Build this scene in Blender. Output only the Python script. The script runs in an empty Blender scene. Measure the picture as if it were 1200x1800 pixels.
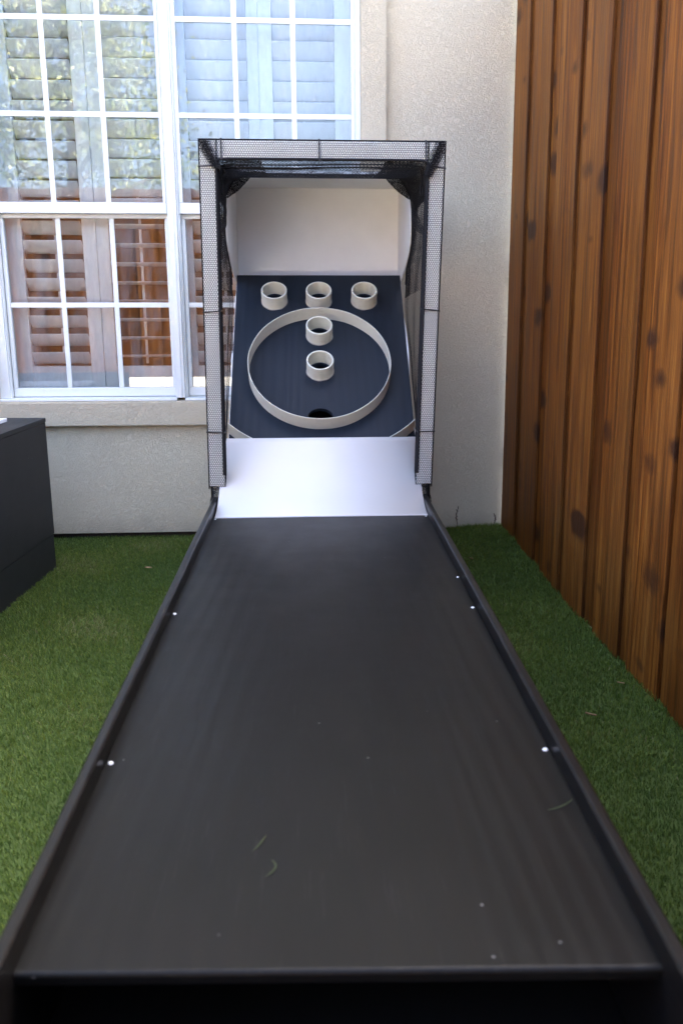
import bpy, bmesh, math, random
import numpy as np
from mathutils import Vector, Matrix, noise
random.seed(7); rng = np.random.default_rng(7)
SC = bpy.context.scene
COL = SC.collection

# ------------------------------------------------------------------ camera
CAM_H = 1.127
cam = bpy.data.cameras.new('camera'); camo = bpy.data.objects.new('camera', cam); COL.objects.link(camo)
PITCH, YAW = math.radians(13.8166), math.radians(3.8373)
fwd = Vector((math.sin(YAW)*math.cos(PITCH), math.cos(YAW)*math.cos(PITCH), -math.sin(PITCH)))
right = Vector((math.cos(YAW), -math.sin(YAW), 0)); up = right.cross(fwd)
camo.matrix_world = Matrix(((right.x, up.x, -fwd.x, 0), (right.y, up.y, -fwd.y, 0), (right.z, up.z, -fwd.z, CAM_H), (0, 0, 0, 1)))
cam.sensor_fit = 'VERTICAL'; cam.sensor_height = 36.0; cam.lens = 36.0*1682.85/1800
cam.shift_x = -64.87/1800; cam.shift_y = 29.2/1800
cam.clip_start = 0.02; cam.clip_end = 500
cam.dof.use_dof = True; cam.dof.focus_distance = 3.55; cam.dof.aperture_fstop = 5.0
SC.camera = camo
SC.render.resolution_x = 682; SC.render.resolution_y = 1024

# ------------------------------------------------------------------ sky, sun, exposure
SUN_EL, SUN_AZ = math.radians(40), math.radians(45)      # behind the house, to the right: azimuth from +Y towards +X
w = bpy.data.worlds.new('World'); SC.world = w; w.use_nodes = True
nt = w.node_tree; nt.nodes.clear()
sky = nt.nodes.new('ShaderNodeTexSky'); sky.sky_type = 'NISHITA'; sky.sun_disc = False
sky.sun_elevation = SUN_EL; sky.sun_rotation = SUN_AZ
sky.air_density = 0.55; sky.dust_density = 7.0; sky.ozone_density = 1.0
bg = nt.nodes.new('ShaderNodeBackground'); bg.inputs['Strength'].default_value = 0.15
wo = nt.nodes.new('ShaderNodeOutputWorld')
nt.links.new(sky.outputs[0], bg.inputs[0]); nt.links.new(bg.outputs[0], wo.inputs[0])
sl = bpy.data.lights.new('sun', 'SUN'); sl.energy = 5.0; sl.angle = math.radians(0.5); sl.color = (1, .94, .85)
so = bpy.data.objects.new('sun', sl); COL.objects.link(so)
sd = Vector((math.sin(SUN_AZ)*math.cos(SUN_EL), math.cos(SUN_AZ)*math.cos(SUN_EL), math.sin(SUN_EL)))
so.rotation_euler = sd.to_track_quat('Z', 'Y').to_euler(); so.location = (12, 12, 12)
vs = SC.view_settings
vs.view_transform = 'Standard'; vs.look = 'None'; vs.gamma = 1.0; vs.use_curve_mapping = False
vs.exposure = 4.2
SC.cycles.use_denoising = True
SC.cycles.max_bounces = 10; SC.cycles.transparent_max_bounces = 24

# ------------------------------------------------------------------ node helpers
def mat(name, rough=0.6, spec=0.4):
    m = bpy.data.materials.new(name); m.use_nodes = True
    b = m.node_tree.nodes['Principled BSDF']
    b.inputs['Roughness'].default_value = rough
    b.inputs['Specular IOR Level'].default_value = spec
    return m, m.node_tree, b
def N(t, kind, **kw):
    n = t.nodes.new(kind)
    for k, v in kw.items():
        if k in n.inputs: n.inputs[k].default_value = v
        else: setattr(n, k, v)
    return n
def L(t, a, b): t.links.new(a, b)
def coords(t, scale=(1, 1, 1), rnd=False, kind='Object'):
    tc = N(t, 'ShaderNodeTexCoord'); mp = N(t, 'ShaderNodeMapping'); mp.inputs['Scale'].default_value = scale
    L(t, tc.outputs[kind], mp.inputs['Vector'])
    if rnd:
        oi = N(t, 'ShaderNodeObjectInfo'); mu = N(t, 'ShaderNodeMath', operation='MULTIPLY'); mu.inputs[1].default_value = 37.0
        L(t, oi.outputs['Random'], mu.inputs[0])
        cb = N(t, 'ShaderNodeCombineXYZ'); L(t, mu.outputs[0], cb.inputs[0]); L(t, mu.outputs[0], cb.inputs[1]); L(t, mu.outputs[0], cb.inputs[2])
        L(t, cb.outputs[0], mp.inputs['Location'])
    return mp.outputs[0]
def noise_tex(t, vec, scale, detail=4, rough=.55, dist=0.0):
    n = N(t, 'ShaderNodeTexNoise'); n.inputs['Scale'].default_value = scale; n.inputs['Detail'].default_value = detail
    n.inputs['Roughness'].default_value = rough; n.inputs['Distortion'].default_value = dist
    L(t, vec, n.inputs['Vector']); return n.outputs['Fac']
def ramp(t, fac, stops):
    r = N(t, 'ShaderNodeValToRGB'); e = r.color_ramp.elements
    while len(e) < len(stops): e.new(.5)
    for i, (p, c) in enumerate(stops):
        e[i].position = p; e[i].color = (c, c, c, 1) if isinstance(c, (int, float)) else (*c, 1)
    L(t, fac, r.inputs[0]); return r.outputs[0]
def mixc(t, fac, a, b, mode='MIX'):
    m = N(t, 'ShaderNodeMix', data_type='RGBA', blend_type=mode)
    for s, v in ((m.inputs[0], fac), (m.inputs[6], a), (m.inputs[7], b)):
        if hasattr(v, 'is_output'): L(t, v, s)
        elif isinstance(v, (int, float)): s.default_value = v
        else: s.default_value = (*v, 1)
    return m.outputs[2]
def math_n(t, op, a, b=None):
    m = N(t, 'ShaderNodeMath', operation=op)
    for s, v in ((m.inputs[0], a), (m.inputs[1], b)):
        if v is None: continue
        if hasattr(v, 'is_output'): L(t, v, s)
        else: s.default_value = v
    return m.outputs[0]
def bump(t, b, h, strength, dist):
    n = N(t, 'ShaderNodeBump'); n.inputs['Strength'].default_value = strength; n.inputs['Distance'].default_value = dist
    L(t, h, n.inputs['Height']); L(t, n.outputs[0], b.inputs['Normal'])

def m_stucco(name, col):
    m, t, b = mat(name, .85, .25); v = coords(t)
    n1 = noise_tex(t, v, 55, 3, .5, 1.6)
    ridge = math_n(t, 'ABSOLUTE', math_n(t, 'SUBTRACT', n1, .5))
    ridge = ramp(t, ridge, [(0, 1), (.10, .15), (.3, 0)])
    n2 = noise_tex(t, v, 140, 3, .6)
    h = math_n(t, 'ADD', math_n(t, 'MULTIPLY', ridge, .8), math_n(t, 'MULTIPLY', n2, .35))
    big = noise_tex(t, v, 1.7, 4, .6)
    c = mixc(t, ramp(t, big, [(.3, 0), (.7, 1)]), [x*.93 for x in col], col)
    c = mixc(t, math_n(t, 'MULTIPLY', ramp(t, noise_tex(t, v, 9, 5, .7), [(.55, 0), (.8, 1)]), .12), c, [x*.7 for x in col])
    # splash dirt along the foot of the wall
    tc = N(t, 'ShaderNodeTexCoord'); sp = N(t, 'ShaderNodeSeparateXYZ'); L(t, tc.outputs['Object'], sp.inputs[0])
    zz = math_n(t, 'ADD', sp.outputs[2], math_n(t, 'MULTIPLY', noise_tex(t, v, 12, 4), .10))
    dirt = ramp(t, zz, [(.06, 1), (.16, 0)])
    c = mixc(t, math_n(t, 'MULTIPLY', dirt, .35), c, (.16, .13, .10))
    L(t, c, b.inputs['Base Color']); bump(t, b, h, .80, .0037); return m
def m_wood_fence(name, tint=1.0):
    m, t, b = mat(name, .55, .12); v = coords(t, (1, 1, 1), True)
    vs_ = coords(t, (14, 14, .55), True)
    g = noise_tex(t, vs_, 3.2, 6, .65, .6)
    fine = noise_tex(t, coords(t, (70, 70, .9), True), 4, 3, .6)
    big = noise_tex(t, coords(t, (5, 5, .35), True), 1.5, 3, .5)
    c = ramp(t, g, [(.30, (.025, .006, .0010)), (.42, (.088, .024, .0030)), (.52, (.180, .057, .0075)), (.66, (.285, .110, .018))])
    c = mixc(t, ramp(t, big, [(.35, 0), (.65, .75)]), c, mixc(t, .5, c, (.25, .112, .027)))
    c = mixc(t, math_n(t, 'MULTIPLY', ramp(t, fine, [(.46, 0), (.60, 1)]), .5), c, (.09, .030, .009))
    # knots
    vo = N(t, 'ShaderNodeTexVoronoi', feature='F1'); vo.inputs['Scale'].default_value = 1.0
    wv = coords(t, (8, 3.4, 6.0), True)
    wob = N(t, 'ShaderNodeVectorMath', operation='ADD'); nn = N(t, 'ShaderNodeTexNoise'); nn.inputs['Scale'].default_value = 2.5
    L(t, wv, nn.inputs['Vector']); sc_ = N(t, 'ShaderNodeVectorMath', operation='SCALE'); sc_.inputs['Scale'].default_value = .22
    L(t, nn.outputs['Color'], sc_.inputs[0]); L(t, wv, wob.inputs[0]); L(t, sc_.outputs[0], wob.inputs[1])
    L(t, wob.outputs[0], vo.inputs['Vector'])
    sepk = N(t, 'ShaderNodeSeparateColor'); L(t, vo.outputs['Color'], sepk.inputs[0])
    size = ramp(t, sepk.outputs[0], [(.36, .04), (1, .32)])
    kn = math_n(t, 'SUBTRACT', size, vo.outputs['Distance'])
    kn = ramp(t, math_n(t, 'ADD', math_n(t, 'MULTIPLY', kn, 5), .5), [(.05, 0), (.75, 1)])
    c = mixc(t, math_n(t, 'MULTIPLY', kn, .88), c, (.035, .014, .007))
    oi = N(t, 'ShaderNodeObjectInfo')
    c = mixc(t, 1.0, c, ramp(t, oi.outputs['Random'], [(0, (.62*tint, .56*tint, .50*tint)), (.5, (.95*tint, .9*tint, .8*tint)), (1, (1.2*tint, 1.2*tint, 1.2*tint))]), 'MULTIPLY')
    L(t, c, b.inputs['Base Color'])
    h = math_n(t, 'ADD', math_n(t, 'MULTIPLY', g, .8), math_n(t, 'MULTIPLY', fine, .5))
    bump(t, b, h, .5, .003)
    L(t, ramp(t, g, [(.2, .42), (.8, .68)]), b.inputs['Roughness']); return m
def m_black_wood(name, col=(.030, .030, .032), rough=.38, grain_axis=0, dust=True, grain=.5, spec=.14):
    m, t, b = mat(name, rough, spec)
    s = [9, 9, 9]
    for q in (grain_axis if isinstance(grain_axis, tuple) else (grain_axis,)): s[q] = .8
    v = coords(t, tuple(s))
    wv = N(t, 'ShaderNodeTexWave', wave_type='RINGS', rings_direction='Y' if isinstance(grain_axis, tuple) else 'Z'); wv.inputs['Scale'].default_value = 1.1
    wv.inputs['Distortion'].default_value = 7; wv.inputs['Detail'].default_value = 3; wv.inputs['Detail Scale'].default_value = .8
    L(t, v, wv.inputs['Vector'])
    g = noise_tex(t, v, 7, 5, .65, .5)
    fl = coords(t, (1, 1, 1))
    c = mixc(t, ramp(t, noise_tex(t, fl, 3, 4), [(.3, 0), (.7, 1)]), [x*.93 for x in col], [x*1.05 for x in col])
    c = mixc(t, math_n(t, 'MULTIPLY', wv.outputs['Fac'], .25), c, [x*1.3 for x in col])
    if dust:
        vo = N(t, 'ShaderNodeTexVoronoi', feature='F1'); vo.inputs['Scale'].default_value = 26; L(t, fl, vo.inputs['Vector'])
        sp = N(t, 'ShaderNodeSeparateColor'); L(t, vo.outputs['Color'], sp.inputs[0])
        pick = math_n(t, 'MULTIPLY', ramp(t, sp.outputs[0], [(.86, 0), (.92, 1)]), ramp(t, vo.outputs['Distance'], [(.025, 1), (.06, 0)]))
        c = mixc(t, math_n(t, 'MULTIPLY', pick, .5), c, (.42, .40, .36))
        sc_ = ramp(t, noise_tex(t, coords(t, (30, 1.2, 30)), 6, 5, .7), [(.60, 0), (.72, 1)])
        c = mixc(t, math_n(t, 'MULTIPLY', sc_, .035), c, (.30, .28, .25))
    L(t, c, b.inputs['Base Color'])
    L(t, ramp(t, noise_tex(t, fl, 6, 5, .6), [(.3, rough-.03), (.75, rough+.05)]), b.inputs['Roughness'])
    h = math_n(t, 'ADD', math_n(t, 'MULTIPLY', wv.outputs['Fac'], .5), math_n(t, 'MULTIPLY', g, .6))
    bump(t, b, h, grain, .0011); return m
def m_paint(name, col, rough=.45, var=.06, brush=(40, 3, 3), bs=.25, dirt=0.0):
    m, t, b = mat(name, rough, .4); v = coords(t, brush)
    n1 = noise_tex(t, v, 4, 4, .6); n2 = noise_tex(t, coords(t), 7, 5, .65)
    c = mixc(t, ramp(t, n2, [(.3, 0), (.7, 1)]), [x*(1-var) for x in col], col)
    if dirt:
        c = mixc(t, math_n(t, 'MULTIPLY', ramp(t, noise_tex(t, coords(t), 23, 6, .75), [(.52, 0), (.75, 1)]), dirt), c, (.30, .22, .14))
    L(t, c, b.inputs['Base Color']); bump(t, b, n1, bs, .001)
    L(t, ramp(t, n2, [(.3, rough-.06), (.75, rough+.1)]), b.inputs['Roughness']); return m
def m_plain(name, col, rough=.6, spec=.4, var=.15, sc=12):
    m, t, b = mat(name, rough, spec)
    n2 = noise_tex(t, coords(t), sc, 4, .6)
    L(t, mixc(t, n2, [x*(1-var) for x in col], [x*(1+var) for x in col]), b.inputs['Base Color']); return m
def m_glass(name):
    m = bpy.data.materials.new(name); m.use_nodes = True; t = m.node_tree; t.nodes.clear()
    o = N(t, 'ShaderNodeOutputMaterial'); tr = N(t, 'ShaderNodeBsdfTransparent'); gl = N(t, 'ShaderNodeBsdfGlossy')
    tr.inputs[0].default_value = (.90, .94, .95, 1); gl.inputs['Roughness'].default_value = .0
    fr = N(t, 'ShaderNodeFresnel'); fr.inputs['IOR'].default_value = 1.52
    f = math_n(t, 'ADD', math_n(t, 'MULTIPLY', fr.outputs[0], 1.35), .012)      # two panes, coated
    v = coords(t); n1 = noise_tex(t, v, 2.2, 2, .5)
    bp = N(t, 'ShaderNodeBump'); bp.inputs['Strength'].default_value = .03; bp.inputs['Distance'].default_value = .006
    L(t, n1, bp.inputs['Height']); L(t, bp.outputs[0], gl.inputs['Normal'])
    mx = N(t, 'ShaderNodeMixShader'); L(t, f, mx.inputs[0]); L(t, tr.outputs[0], mx.inputs[1]); L(t, gl.outputs[0], mx.inputs[2])
    df = N(t, 'ShaderNodeBsdfDiffuse'); df.inputs[0].default_value = (.7, .72, .74, 1)
    dirt = math_n(t, 'MULTIPLY', ramp(t, noise_tex(t, coords(t, (3, 3, 1)), 5, 6, .7), [(.45, 0), (.85, 1)]), .16)
    m2 = N(t, 'ShaderNodeMixShader'); L(t, dirt, m2.inputs[0]); L(t, mx.outputs[0], m2.inputs[1]); L(t, df.outputs[0], m2.inputs[2])
    L(t, m2.outputs[0], o.inputs[0]); return m
def m_grass(name):
    m, t, b = mat(name, .5, .35)
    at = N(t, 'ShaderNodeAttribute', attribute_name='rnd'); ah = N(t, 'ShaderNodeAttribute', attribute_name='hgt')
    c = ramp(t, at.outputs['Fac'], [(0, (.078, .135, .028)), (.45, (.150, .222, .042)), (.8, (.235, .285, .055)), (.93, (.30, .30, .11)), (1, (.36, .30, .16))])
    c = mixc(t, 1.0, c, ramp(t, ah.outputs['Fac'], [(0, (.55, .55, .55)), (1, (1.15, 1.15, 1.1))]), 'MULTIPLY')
    L(t, c, b.inputs['Base Color'])
    o = [q for q in t.nodes if q.type == 'OUTPUT_MATERIAL'][0]
    tl = N(t, 'ShaderNodeBsdfTranslucent'); L(t, c, tl.inputs[0]); mx = N(t, 'ShaderNodeMixShader'); mx.inputs[0].default_value = .35
    L(t, b.outputs[0], mx.inputs[1]); L(t, tl.outputs[0], mx.inputs[2]); L(t, mx.outputs[0], o.inputs[0])
    return m
def m_leaf(name, a, c2):
    m, t, b = mat(name, .5, .35); oi = N(t, 'ShaderNodeAttribute', attribute_name='rnd')
    L(t, ramp(t, oi.outputs['Fac'], [(0, a), (1, c2)]), b.inputs['Base Color'])
    return m

M = {}
M['stucco'] = m_stucco('stucco', (.61, .525, .375))
M['stucco_trim'] = m_stucco('stucco_trim', (.58, .495, .35))
M['fence'] = m_wood_fence('cedar')
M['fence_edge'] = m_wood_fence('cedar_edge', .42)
M['fence_old'] = m_wood_fence('weathered_cedar', .45)
M['fence_dark'] = m_wood_fence('dark_cedar', .30)
M['lane'] = m_black_wood('black_lane', (.0056, .0054, .0050), .38, 1, True, .75, .14)
M['rail'] = m_black_wood('black_rail', (.0060, .0058, .0057), .34, 1, False, .7, .22)
M['board'] = m_black_wood('target_black', (.015, .021, .031), .42, (1, 2), False, .9, .2)
M['box'] = m_black_wood('box_black', (.016, .016, .0165), .5, 1, True, .4, .2)
M['ramp'] = m_paint('ramp_white', (.71, .69, .66), .42, .025, (3, 3, 3), .06)
M['cabinet'] = m_paint('cabinet_white', (.88, .89, .88), .5, .06, (2, 30, 30), .5)
M['frame'] = m_paint('frame_white', (.84, .86, .82), .5, .05, (3, 3, 20), .3)
M['pvc'] = m_paint('pvc_cream', (.80, .79, .66), .38, .08, (5, 5, 5), .08, .25)
M['strip'] = m_paint('strip_cream', (.80, .79, .67), .42, .08, (5, 5, 5), .1, .2)
M['vinyl'] = m_paint('window_vinyl', (.72, .735, .70), .4, .05, (3, 3, 3), .08, .10)
M['shutter'] = m_paint('shutter_white', (.86, .86, .85), .4, .03, (3, 3, 3), .05)
M['glass'] = m_glass('pane_glass')
M['net'] = m_plain('net_black', (.012, .012, .014), .75, .25)
M['tie'] = m_plain('tie_black', (.010, .010, .012), .4, .5)
M['dark'] = m_plain('gap_shade', (.05, .04, .035), .9, .1)
M['room'] = m_plain('room_wall', (.22, .17, .13), .9, .1)
M['grass'] = m_grass('turf_blade')
M['ground'] = m_plain('turf_base', (.060, .085, .022), .9, .1, .35, 40)
M['screw'] = m_plain('screw_white', (.75, .76, .77), .45, .4, .05)
M['paper'] = m_plain('white_sheet', (.82, .83, .86), .5, .3, .03)
M['dry'] = m_plain('dry_leaf', (.36, .22, .12), .7, .2, .3, 60)
M['clip'] = m_plain('grass_clipping', (.05, .07, .025), .6, .3, .3, 60)
M['weed'] = m_plain('dry_weed', (.055, .035, .03), .8, .2, .3, 60)
M['roof'] = m_plain('roof_shingle', (.09, .08, .075), .9, .2, .3, 15)
M['bark'] = m_plain('bark', (.10, .075, .05), .9, .1, .4, 14)
M['leafm'] = m_leaf('tree_leaf', (.045, .075, .018), (.15, .15, .04))
M['concrete'] = m_plain('concrete', (.58, .53, .46), .8, .2, .08, 6)
M['caulk'] = m_plain('glue', (.42, .40, .36), .25, .6, .2, 40)

# ------------------------------------------------------------------ object helpers
def link(o, parent=None):
    COL.objects.link(o)
    if parent is not None:
        o.parent = parent
        wl = Vector(parent.location)
        p = parent.parent
        while p is not None:
            wl += Vector(p.location); p = p.parent
        o.location = Vector(o.location) - wl
    return o
def thing(name, label, cat, loc=(0, 0, 0), group=None):
    o = bpy.data.objects.new(name, None); o.empty_display_size = .1; COL.objects.link(o); o.location = loc
    o['label'] = label; o['category'] = cat
    if group: o['group'] = group
    return o
def tag(o, label, cat, group=None):
    o['label'] = label; o['category'] = cat
    if group: o['group'] = group
    return o
def mesh_obj(name, me, m, parent=None, smooth=False):
    if m is not None and not me.materials: me.materials.append(M[m] if isinstance(m, str) else m)
    if smooth:
        for p in me.polygons: p.use_smooth = True
    return link(bpy.data.objects.new(name, me), parent)
def pydata(name, v, f, m, parent=None, smooth=False):
    me = bpy.data.meshes.new(name); me.from_pydata([tuple(q) for q in v], [], f); me.update()
    return mesh_obj(name, me, m, parent, smooth)
def bm_obj(name, bm, m, parent=None, smooth=False):
    me = bpy.data.meshes.new(name); bmesh.ops.recalc_face_normals(bm, faces=bm.faces); bm.to_mesh(me); bm.free()
    return mesh_obj(name, me, m, parent, smooth)
def hexa(bm, c, bev=0.0, seg=2):
    """c: 8 corners, bottom 4 (ccw) then top 4"""
    vs_ = [bm.verts.new(q) for q in c]
    fs = [bm.faces.new([vs_[i] for i in q]) for q in ((3, 2, 1, 0), (4, 5, 6, 7), (0, 1, 5, 4), (1, 2, 6, 5), (2, 3, 7, 6), (3, 0, 4, 7))]
    if bev:
        es = list({e for f in fs for e in f.edges})
        bmesh.ops.bevel(bm, geom=es, offset=bev, segments=seg, profile=.6, affect='EDGES')
def corners(x0, x1, y0, y1, z0, z1):
    return [(x0, y0, z0), (x1, y0, z0), (x1, y1, z0), (x0, y1, z0), (x0, y0, z1), (x1, y0, z1), (x1, y1, z1), (x0, y1, z1)]
def box(name, x0, x1, y0, y1, z0, z1, m, parent=None, bev=.0, seg=2):
    bm = bmesh.new(); hexa(bm, corners(x0, x1, y0, y1, z0, z1), bev, seg); return bm_obj(name, bm, m, parent)
def tube_bm(bm, pts, r, n=8, closed=False):
    pts = [Vector(p) for p in pts]; rings = []
    for i, p in enumerate(pts):
        a = pts[i-1] if i > 0 or closed else pts[i]; b = pts[(i+1) % len(pts)] if i < len(pts)-1 or closed else pts[i]
        d = (b-a).normalized(); u = d.orthogonal().normalized() if i == 0 else (u0 - d*u0.dot(d)).normalized()
        u0 = u; v = d.cross(u); rr = r[i] if isinstance(r, (list, tuple)) else r
        rings.append([bm.verts.new(p + (u*math.cos(2*math.pi*k/n) + v*math.sin(2*math.pi*k/n))*rr) for k in range(n)])
    m_ = len(rings)
    for i in range(m_ if closed else m_-1):
        A, B = rings[i], rings[(i+1) % m_]
        for k in range(n): bm.faces.new((A[k], A[(k+1) % n], B[(k+1) % n], B[k]))
    if not closed:
        bm.faces.new(rings[0][::-1]); bm.faces.new(rings[-1])
def tube(name, pts, r, m, parent=None, n=8, closed=False):
    bm = bmesh.new(); tube_bm(bm, pts, r, n, closed); return bm_obj(name, bm, m, parent, True)
def prism_yz(name, prof, x0, x1, m, parent=None, bev=0):
    bm = bmesh.new(); A = [bm.verts.new((x0, y, z)) for y, z in prof]; B = [bm.verts.new((x1, y, z)) for y, z in prof]
    n = len(prof); bm.faces.new(A); bm.faces.new(B[::-1])
    for i in range(n): bm.faces.new((A[i], B[i], B[(i+1) % n], A[(i+1) % n]))
    if bev:
        bmesh.ops.bevel(bm, geom=list(bm.edges), offset=bev, segments=1, affect='EDGES')
    return bm_obj(name, bm, m, parent)
def smooth01(x): x = min(1, max(0, x)); return x*x*(3-2*x)

# ------------------------------------------------------------------ ground
def gz(x, y):
    return -.012 + .036*smooth01((x-.35)/.5)*smooth01((y-3.2)/1.3)
gx = [-120, -40, -12, -6] + [i*.1-3 for i in range(0, 61)] + [6, 12, 40, 120]
gy = [-120, -40, -12, -6] + [i*.1-3 for i in range(0, 81)] + [7, 12, 40, 120]
gv = [(x, y, gz(x, y) if -3 <= x <= 3 and y < 5 else -.012) for y in gy for x in gx]
W_ = len(gx)
gf = [(j*W_+i, j*W_+i+1, (j+1)*W_+i+1, (j+1)*W_+i) for j in range(len(gy)-1) for i in range(W_-1)]
g = pydata('ground', gv, gf, 'ground'); g['kind'] = 'structure'

pt = pydata('patio', [(-5.5, -4.3, .004), (.9, -4.3, .004), (.9, -.75, .004), (-5.5, -.75, .004), (-5.5, -4.3, -.05), (.9, -4.3, -.05), (.9, -.75, -.05), (-5.5, -.75, -.05)],
            [(0, 1, 2, 3), (0, 4, 5, 1), (1, 5, 6, 2), (2, 6, 7, 3), (3, 7, 4, 0)], 'concrete'); pt['kind'] = 'structure'
# ------------------------------------------------------------------ house
YW = 4.5
house = thing('house', 'beige stucco house with white double-hung windows behind the ball game', 'house', (0, YW, 0))
WX0, WX1, WZ0, WZ1 = -1.43, .223, .646, 2.72
HX0, HX1, HZ1 = -7.0, 5.0, 5.3
def wall_sheet():
    bm = bmesh.new()
    xs = [HX0, WX0, WX1, HX1]; zs = [.018, WZ0, WZ1, HZ1]
    for i in range(3):
        for j in range(3):
            if i == 1 and j == 1: continue
            c = corners(xs[i], xs[i+1], YW, YW+.20, zs[j], zs[j+1])
            vv = [bm.verts.new(q) for q in c]
            bm.faces.new((vv[0], vv[1], vv[5], vv[4])); bm.faces.new((vv[3], vv[7], vv[6], vv[2]))
            if j == 0: bm.faces.new((vv[0], vv[3], vv[2], vv[1]))
            if i == 0: bm.faces.new((vv[0], vv[4], vv[7], vv[3]))
            if i == 2: bm.faces.new((vv[1], vv[2], vv[6], vv[5]))
            if j == 2: bm.faces.new((vv[4], vv[5], vv[6], vv[7]))
            if i == 0 and j == 1: bm.faces.new((vv[1], vv[2], vv[6], vv[5]))
            if i == 2 and j == 1: bm.faces.new((vv[0], vv[4], vv[7], vv[3]))
            if j == 0 and i == 1: bm.faces.new((vv[4], vv[5], vv[6], vv[7]))
            if j == 2 and i == 1: bm.faces.new((vv[0], vv[3], vv[2], vv[1]))
    bmesh.ops.remove_doubles(bm, verts=bm.verts, dist=.0005)
    return bm
bm_obj('wall', wall_sheet(), 'stucco', house)
box('foundation', HX0+.02, HX1-.02, YW+.03, YW+.19, -.1, .016, 'dark', house)  # near-black colour stands in for the shaded gap under the stucco
TY = YW-.04
box('window_sill', WX0-.112, WX1+.112, TY-.004, YW+.002, .534, .644, 'stucco_trim', house, .006)
box('window_surround', WX1+.001, WX1+.112, TY, YW+.002, .646, WZ1+.11, 'stucco_trim', house, .006)
box('window_surround', WX0-.112, WX0-.001, TY, YW+.002, .646, WZ1+.11, 'stucco_trim', house, .006)
box('window_surround', WX0+.001, WX1-.001, TY, YW+.002, WZ1+.001, WZ1+.11, 'stucco_trim', house, .006)
# roof with eaves
prism_yz('roof', [(YW-.45, HZ1-.02), (YW-.45, HZ1+.14), (YW+5, HZ1+1.8), (YW+10, HZ1+.14), (YW+10, HZ1-.02)], HX0-.3, HX1+.3, 'roof', house)
box('side_wall', HX0, HX0+.2, YW+.2, YW+9, 0, HZ1-.03, 'stucco', house)
box('side_wall', HX1-.2, HX1, YW+.2, YW+9, 0, HZ1-.03, 'stucco', house)
box('back_wall', HX0, HX1, YW+9, YW+9.2, 0, HZ1-.03, 'stucco', house)
# room behind the glass
box('room_wall', -3.2, 1.6, YW+3.0, YW+3.1, 0, 3.0, 'room', house)
box('room_wall', -3.3, -3.2, YW+.2, YW+3.0, 0, 3.0, 'room', house)
box('room_wall', 1.6, 1.7, YW+.2, YW+3.0, 0, 3.0, 'room', house)
box('room_floor', -3.3, 1.7, YW+.2, YW+3.1, .0, .05, 'room', house)
box('room_ceiling', -3.3, 1.7, YW+.2, YW+3.1, 3.0, 3.05, 'room', house)

def window_unit(x0, x1, fl, fr_):
    """x0..x1: the unit between mullions; muntin grid three wide"""
    wn = bpy.data.objects.new('window', None); wn.location = ((x0+x1)/2, YW, WZ0); link(wn, house)
    fy0, fy1 = YW-.005, YW+.10
    # outer frame
    box('frame', x0, x0+fl, fy0+.012, fy1, WZ0+.012, WZ1-.002, 'vinyl', wn, .002)
    box('frame', x1-fr_, x1, fy0+.012, fy1, WZ0+.012, WZ1-.002, 'vinyl', wn, .002)
    box('frame', x0+fl, x1-fr_, fy0+.012, fy1, WZ1-.035, WZ1-.002, 'vinyl', wn, .003)
    box('sill', x0, x1, fy0-.012, fy1, WZ0-.001, WZ0+.0115, 'vinyl', wn, .003)
    # inner stop beads
    box('stop_bead', x0+fl-.003, x0+fl+.004, fy0+.030, fy1-.05, WZ0+.012, WZ1-.035, 'vinyl', wn, .0015)
    box('stop_bead', x1-fr_-.004, x1-fr_+.003, fy0+.030, fy1-.05, WZ0+.012, WZ1-.035, 'vinyl', wn, .0015)
    a0, a1 = x0+fl+.004, x1-fr_-.004
    def sash(z0, z1, y0, y1, bot, top, rows, side=.030):
        box('sash_rail', a0, a1, y0, y1, z0, z0+bot, 'vinyl', wn, .003)
        box('sash_rail', a0, a1, y0, y1, z1-top, z1, 'vinyl', wn, .003)
        box('sash_stile', a0, a0+side, y0+.001, y1-.001, z0+bot+.0005, z1-top-.0005, 'vinyl', wn, .003)
        box('sash_stile', a1-side, a1, y0+.001, y1-.001, z0+bot+.0005, z1-top-.0005, 'vinyl', wn, .003)
        b0, b1 = a0+side, a1-side; c0, c1 = z0+bot, z1-top; yc = (y0+y1)/2
        xs = [b0 + (b1-b0)*k/3 for k in range(4)]
        zs = rows
        for k in (1, 2): box('muntin', xs[k]-.011, xs[k]+.011, yc-.009, yc-.0035, c0, c1, 'vinyl', wn, .002)
        for z in zs: box('muntin', b0, b1, yc-.0088, yc-.0033, z-.011, z+.011, 'vinyl', wn, .002)
        box('pane', b0-.004, b1+.004, yc+.0, yc+.004, c0-.004, c1+.004, 'glass', wn)
    sash(.660, 1.470, YW+.055, YW+.090, .040, .018, [1.074], .017)
    sash(1.4705, WZ1-.036, YW+.020, YW+.054, .046, .03, [1.880, 2.262], .015)
    return wn
box('bounce_reveal', WX0, WX0+.010, YW+.101, YW+.199, WZ0, WZ1, 'shutter', house)  # white lining added inside the opening to bounce daylight onto the shutters
box('bounce_reveal', WX1-.010, WX1, YW+.101, YW+.199, WZ0, WZ1, 'shutter', house)
box('bounce_reveal', WX0+.0105, WX1-.0105, YW+.101, YW+.199, WZ0-.001, WZ0+.012, 'shutter', house)
XM0, XM1 = -.628, -.592
window_unit(WX0, XM0-.0005, .045, .006)
window_unit(XM1+.0005, WX1, .006, .020)
box('mullion', XM0, XM1, YW-.012, YW+.11, WZ0+.012, WZ1-.002, 'vinyl', house, .004)
box('mullion', XM0+.012, XM1-.012, YW-.018, YW-.0125, WZ0+.013, WZ1-.003, 'vinyl', house, .002)

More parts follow.
